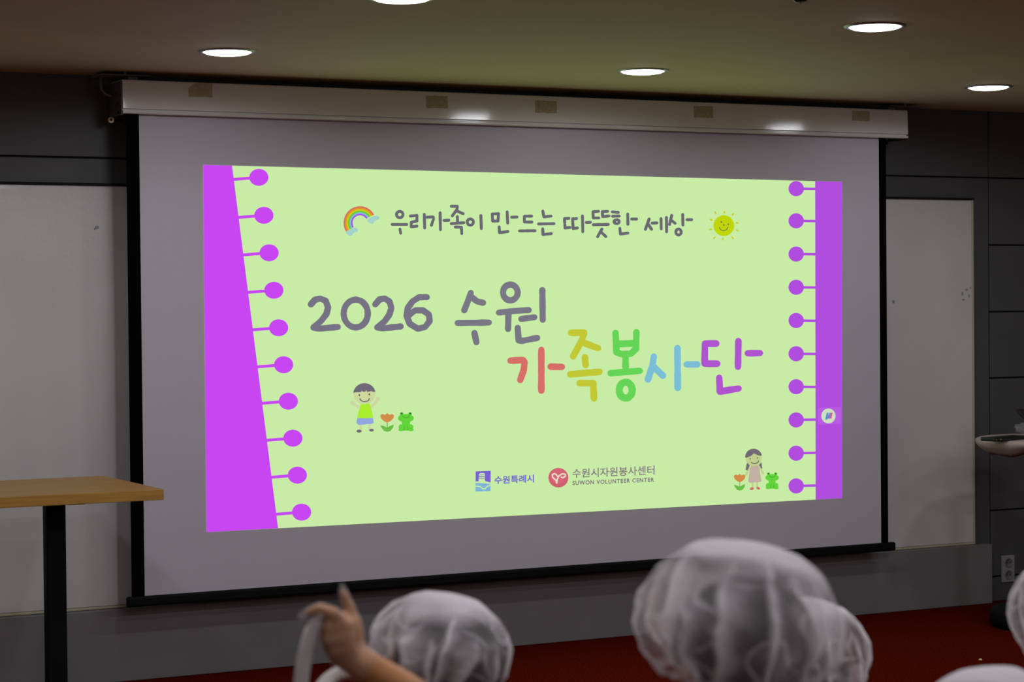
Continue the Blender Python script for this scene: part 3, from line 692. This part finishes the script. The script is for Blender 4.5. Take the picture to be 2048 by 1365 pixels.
def person(label, px, py, D, rpx, tpx, face_deg, seed, shirt, tilt=0, arm=None, nr=14, lean=0, hoff=0):
    """the cap is centred at pixel px,py at depth D; face_deg turns the figure from looking at the screen"""
    hc = at(px, py, D); k = hc.z / 1.05; root = empty('person', (hc.x, hc.y, 0), label, 'person', 'people in white bouffant caps')
    rot = Matrix.Rotation(math.radians(face_deg), 4, 'Z'); W = Matrix.Translation((hc.x, hc.y, 0)) @ rot @ Matrix.Diagonal((k, k, k, 1))
    P = lambda x, y, z: W @ Vector((x, y, z))
    def arm_pts(s): return [(P(s * .13, 0, .815), .036 * k), (P(s * .165, -.02, .65), .029 * k), (P(s * .17, .04, .49), .02 * k)]
    b = bmesh.new()
    sphere(b, P(0, 0, 1.02), (.082 * k, .096 * k, .1 * k), 32, 20, rot); sphere(b, P(0, .022, .965), (.06 * k, .066 * k, .062 * k), 24, 16, rot)
    sphere(b, P(0, .094, .995), (.011 * k, .016 * k, .014 * k), 12, 8, rot); sphere(b, P(0, .083, .958), (.022 * k, .01 * k, .008 * k), 12, 8, rot)
    for s in (-1, 1): sphere(b, P(s * .084, -.002, 1.0), (.01 * k, .018 * k, .027 * k), 12, 8, rot)
    capsule(b, P(0, -.012, .84), P(0, -.004, .96), .042 * k, .042 * k)
    sphere(b, P(0, 0, .755), (.115 * k, .075 * k, .12 * k), 24, 16, rot); sphere(b, P(0, .01, .61), (.1 * k, .078 * k, .13 * k), 24, 16, rot); sphere(b, P(0, 0, .5), (.108 * k, .08 * k, .085 * k), 24, 16, rot)
    capsule(b, P(-.115, 0, .82), P(.115, 0, .82), .042 * k, .042 * k)
    sh = bmesh.new(); tr = bmesh.new()
    sphere(sh, P(0, 0, .755), (.123 * k, .084 * k, .122 * k), 24, 16, rot); sphere(sh, P(0, .01, .61), (.112 * k, .09 * k, .14 * k), 24, 16, rot); capsule(sh, P(-.117, 0, .82), P(.117, 0, .82), .054 * k, .054 * k)
    sphere(tr, P(0, 0, .5), (.112 * k, .084 * k, .09 * k), 24, 16, rot); shoes = []
    for s in (-1, 1):
        chain(b, [(P(s * .058, 0, .48), .06 * k), (P(s * .062, .01, .27), .045 * k), (P(s * .062, -.01, .07), .029 * k)]); capsule(b, P(s * .062, -.02, .035), P(s * .07, .08, .03), .022 * k, .02 * k)
        chain(tr, [(P(s * .058, 0, .48), .066 * k), (P(s * .062, .01, .27), .055 * k), (P(s * .062, -.008, .085), .045 * k)])
        q = bmesh.new(); capsule(q, P(s * .062, -.025, .036), P(s * .07, .085, .034), .036 * k, .034 * k); capsule(q, P(s * .062, -.015, .05), P(s * .062, -.012, .085), .034 * k, .03 * k)
        for v in q.verts: v.co.z = max(v.co.z, 0.0005)
        shoes.append(q)
        if arm and s == arm['side']:
            pts = arm['pts']; chain(b, [(P(s * .13, 0, .815), .036 * k)] + pts); arm['hand'](b)
            e = pts[0][0]; m_ = P(s * .13, 0, .815).lerp(e, .75); capsule(sh, P(s * .13, 0, .812), m_, .044 * k, .044 * k)
        else:
            ap = arm_pts(s); chain(b, ap); capsule(sh, ap[0][0], ap[0][0].lerp(ap[1][0], .7), .05 * k, .044 * k)
            sphere(b, P(s * .172, .05, .455), (.014 * k, .026 * k, .03 * k), 14, 10, rot)
            for f, (dy, ln) in enumerate(((.072, .045), (.058, .05), (.044, .047), (.031, .038))): chain(b, [(P(s * .172, dy - .004, .44), .0085 * k), (P(s * .172, dy + .004, .44 - ln * .6), .0078 * k), (P(s * .166, dy + .002, .44 - ln), .007 * k)])
            chain(b, [(P(s * .168, .07, .465), .01 * k), (P(s * .162, .09, .44), .0085 * k), (P(s * .158, .094, .42), .0075 * k)])
    body = mobj('body', fuse(b, .0055, 3), M_skin, root, True)
    mobj('shirt', fuse(sh, .009, 5), M_shirts[shirt], root, True); mobj('trousers', fuse(tr, .009, 5), M_pants, root, True)
    for q in shoes: mobj('shoe', fuse(q, .007, 3), M_shoe, root, True)
    for s in (-1, 1):
        q = bmesh.new(); sphere(q, P(s * .034, .087, 1.012), .0095 * k, 12, 8); mobj('eye', q, M_eye, body, True)
    h = bmesh.new(); sphere(h, P(0, -.014, 1.032), (.095 * k, .1 * k, .095 * k), 40, 28, rot)
    for v in h.verts:                                    # nape and fringe line
        lo = W.inverted() @ v.co
        if lo.y > .03 and lo.z < 1.0: v.co += (P(0, 0, 1.02) - v.co) * .22
    mobj('hair', h, M_hair, root, True)
    rx = rpx * D / FPX; rzz = tpx * D / FPX
    cap = bouffant(seed, rx, rx * .98, rzz, Matrix.Rotation(math.radians(seed * 77), 4, 'Z'), nr)
    ax = FW; bmesh.ops.transform(cap, matrix=Matrix.Translation(hc + Vector((0, 0, .004))) @ Matrix.Rotation(math.radians(tilt), 4, ax), verts=cap.verts)
    o = mobj('bouffant_cap', cap, M_capfilm, root, True)
    return root

person('person at front in a large puffy white bouffant cap, seen from behind below the screen', 1474, 1258, 2.95, 204, 170, 8, 3, 0, 9, nr=13)
person('person mostly hidden behind the largest capped head, only cap edge showing at its right', 1608, 1330, 4.0, 128, 128, 0, 5, 1, 4, nr=12)
person('person at right edge of the photo, only the left side of the cap showing', 2152, 1235, 3.9, 128, 132, 5, 8, 2, 0, nr=12)
person('person at bottom right corner with only the crown of the white cap showing', 1988, 1493, 3.15, 160, 150, -10, 11, 3, -6, nr=12)

# the person at left raises one gloved hand holding a white strap
HD = 3.15
def h(x, y, z=0): return at(x, y, HD + z)
def hr(p): return p * HD / FPX
FING = [
    [(705, 1243, 0, 15), (700, 1218, -.004, 12.5), (692, 1203, -.006, 11), (687, 1187, -.008, 9.5)],                                   # index, raised
    [(688, 1252, -.02, 16), (668, 1228, -.03, 13.5), (640, 1217, -.034, 11.5), (617, 1226, -.03, 9.5)],                                # thumb, laid over the strap
    [(690, 1252, -.022, 16), (656, 1256, -.03, 14), (651, 1272, -.016, 13), (672, 1276, 0, 11)],
    [(692, 1274, -.022, 16), (657, 1281, -.03, 13.5), (656, 1297, -.014, 12.5), (676, 1298, 0, 11)],
    [(696, 1296, -.018, 15), (666, 1306, -.024, 12.5), (668, 1321, -.012, 11), (684, 1318, 0, 10)]]
def hand(b, grow=0, tips=False):
    chain(b, [(h(702, 1314), hr(34 + grow)), (h(694, 1288, .004), hr(35 + grow)), (h(694, 1262, .002), hr(34 + grow)), (h(698, 1248, 0), hr(26 + grow))])
    for k, f in enumerate(FING):
        chain(b, [(h(x, y, z), hr(r + grow)) for x, y, z, r in f])
        if tips and k < 2:
            x, y, z, r = f[-1]; x2, y2, z2, _ = f[-2]
            capsule(b, h(x, y, z), h(x + (x - x2) * .75, y + (y - y2) * .85, z), hr(r + grow), hr(r * .75))
arm = {'side': -1, 'pts': [(h(905, 1452, .03), hr(44)), (h(800, 1380, .01), hr(41)), (h(741, 1340), hr(35)), (h(702, 1314), hr(33))], 'hand': hand}
lp = person('person at left in a white bouffant cap raising a gloved hand with a white strap', 882, 1308, 3.45, 140, 116, 38, 17, 4, 12, arm=arm, nr=16)
b = bmesh.new(); hand(b, 2.0, True); chain(b, [(h(702, 1314), hr(36)), (h(726, 1330), hr(38))])
g = mobj('plastic_glove', fuse(b, .004, 3), M_glove, lp, True); g['label'] = 'clear disposable plastic glove'
# strap: a flat tape loop hanging from the hand
SP = [(676, 1240, -.012), (655, 1238, -.018), (638, 1244, -.024), (624, 1262, -.028), (615, 1290, -.028), (608, 1325, -.026), (603, 1360, -.024), (600, 1400, -.02), (602, 1432, -.012), (612, 1444, 0), (622, 1425, .01), (634, 1395, .02), (652, 1366, .03), (678, 1348, .04), (704, 1340, .045), (712, 1322, .045)]
pts = [h(*q) for q in SP]
fine = []
for i in range(len(pts) - 1):                            # smooth through the points
    p0, p1, p2, p3 = pts[max(i - 1, 0)], pts[i], pts[i + 1], pts[min(i + 2, len(pts) - 1)]
    for k in range(5):
        t = k / 5; fine.append(.5 * ((2 * p1) + (p2 - p0) * t + (2 * p0 - 5 * p1 + 4 * p2 - p3) * t * t + (3 * p1 - p0 - 3 * p2 + p3) * t ** 3))
fine.append(pts[-1]); bm = bmesh.new(); prev = None
for i, p in enumerate(fine):
    dd = (fine[min(i + 1, len(fine) - 1)] - fine[max(i - 1, 0)]).normalized()
    side = dd.cross(FW).normalized(); side = (side + FW * .25).normalized()
    hw = hr(15 if i > 12 else 10 + i * .4)
    row = [bm.verts.new(p + side * hw * u + dd.cross(side) * (hr(2.5) * (1 - u * u))) for u in (-1, -.5, 0, .5, 1)]
    if prev:
        for a_, b_, c_, d_ in zip(prev, prev[1:], row, row[1:]): bm.faces.new((a_, b_, d_, c_))
    prev = row
o = mobj('strap', bm, M_cloth, None, True, pts[0]); s_ = o.modifiers.new('thick', 'SOLIDIFY'); s_.thickness = .0015
tag(o, 'flat white cloth strap looped over the gloved hand at left', 'strap')
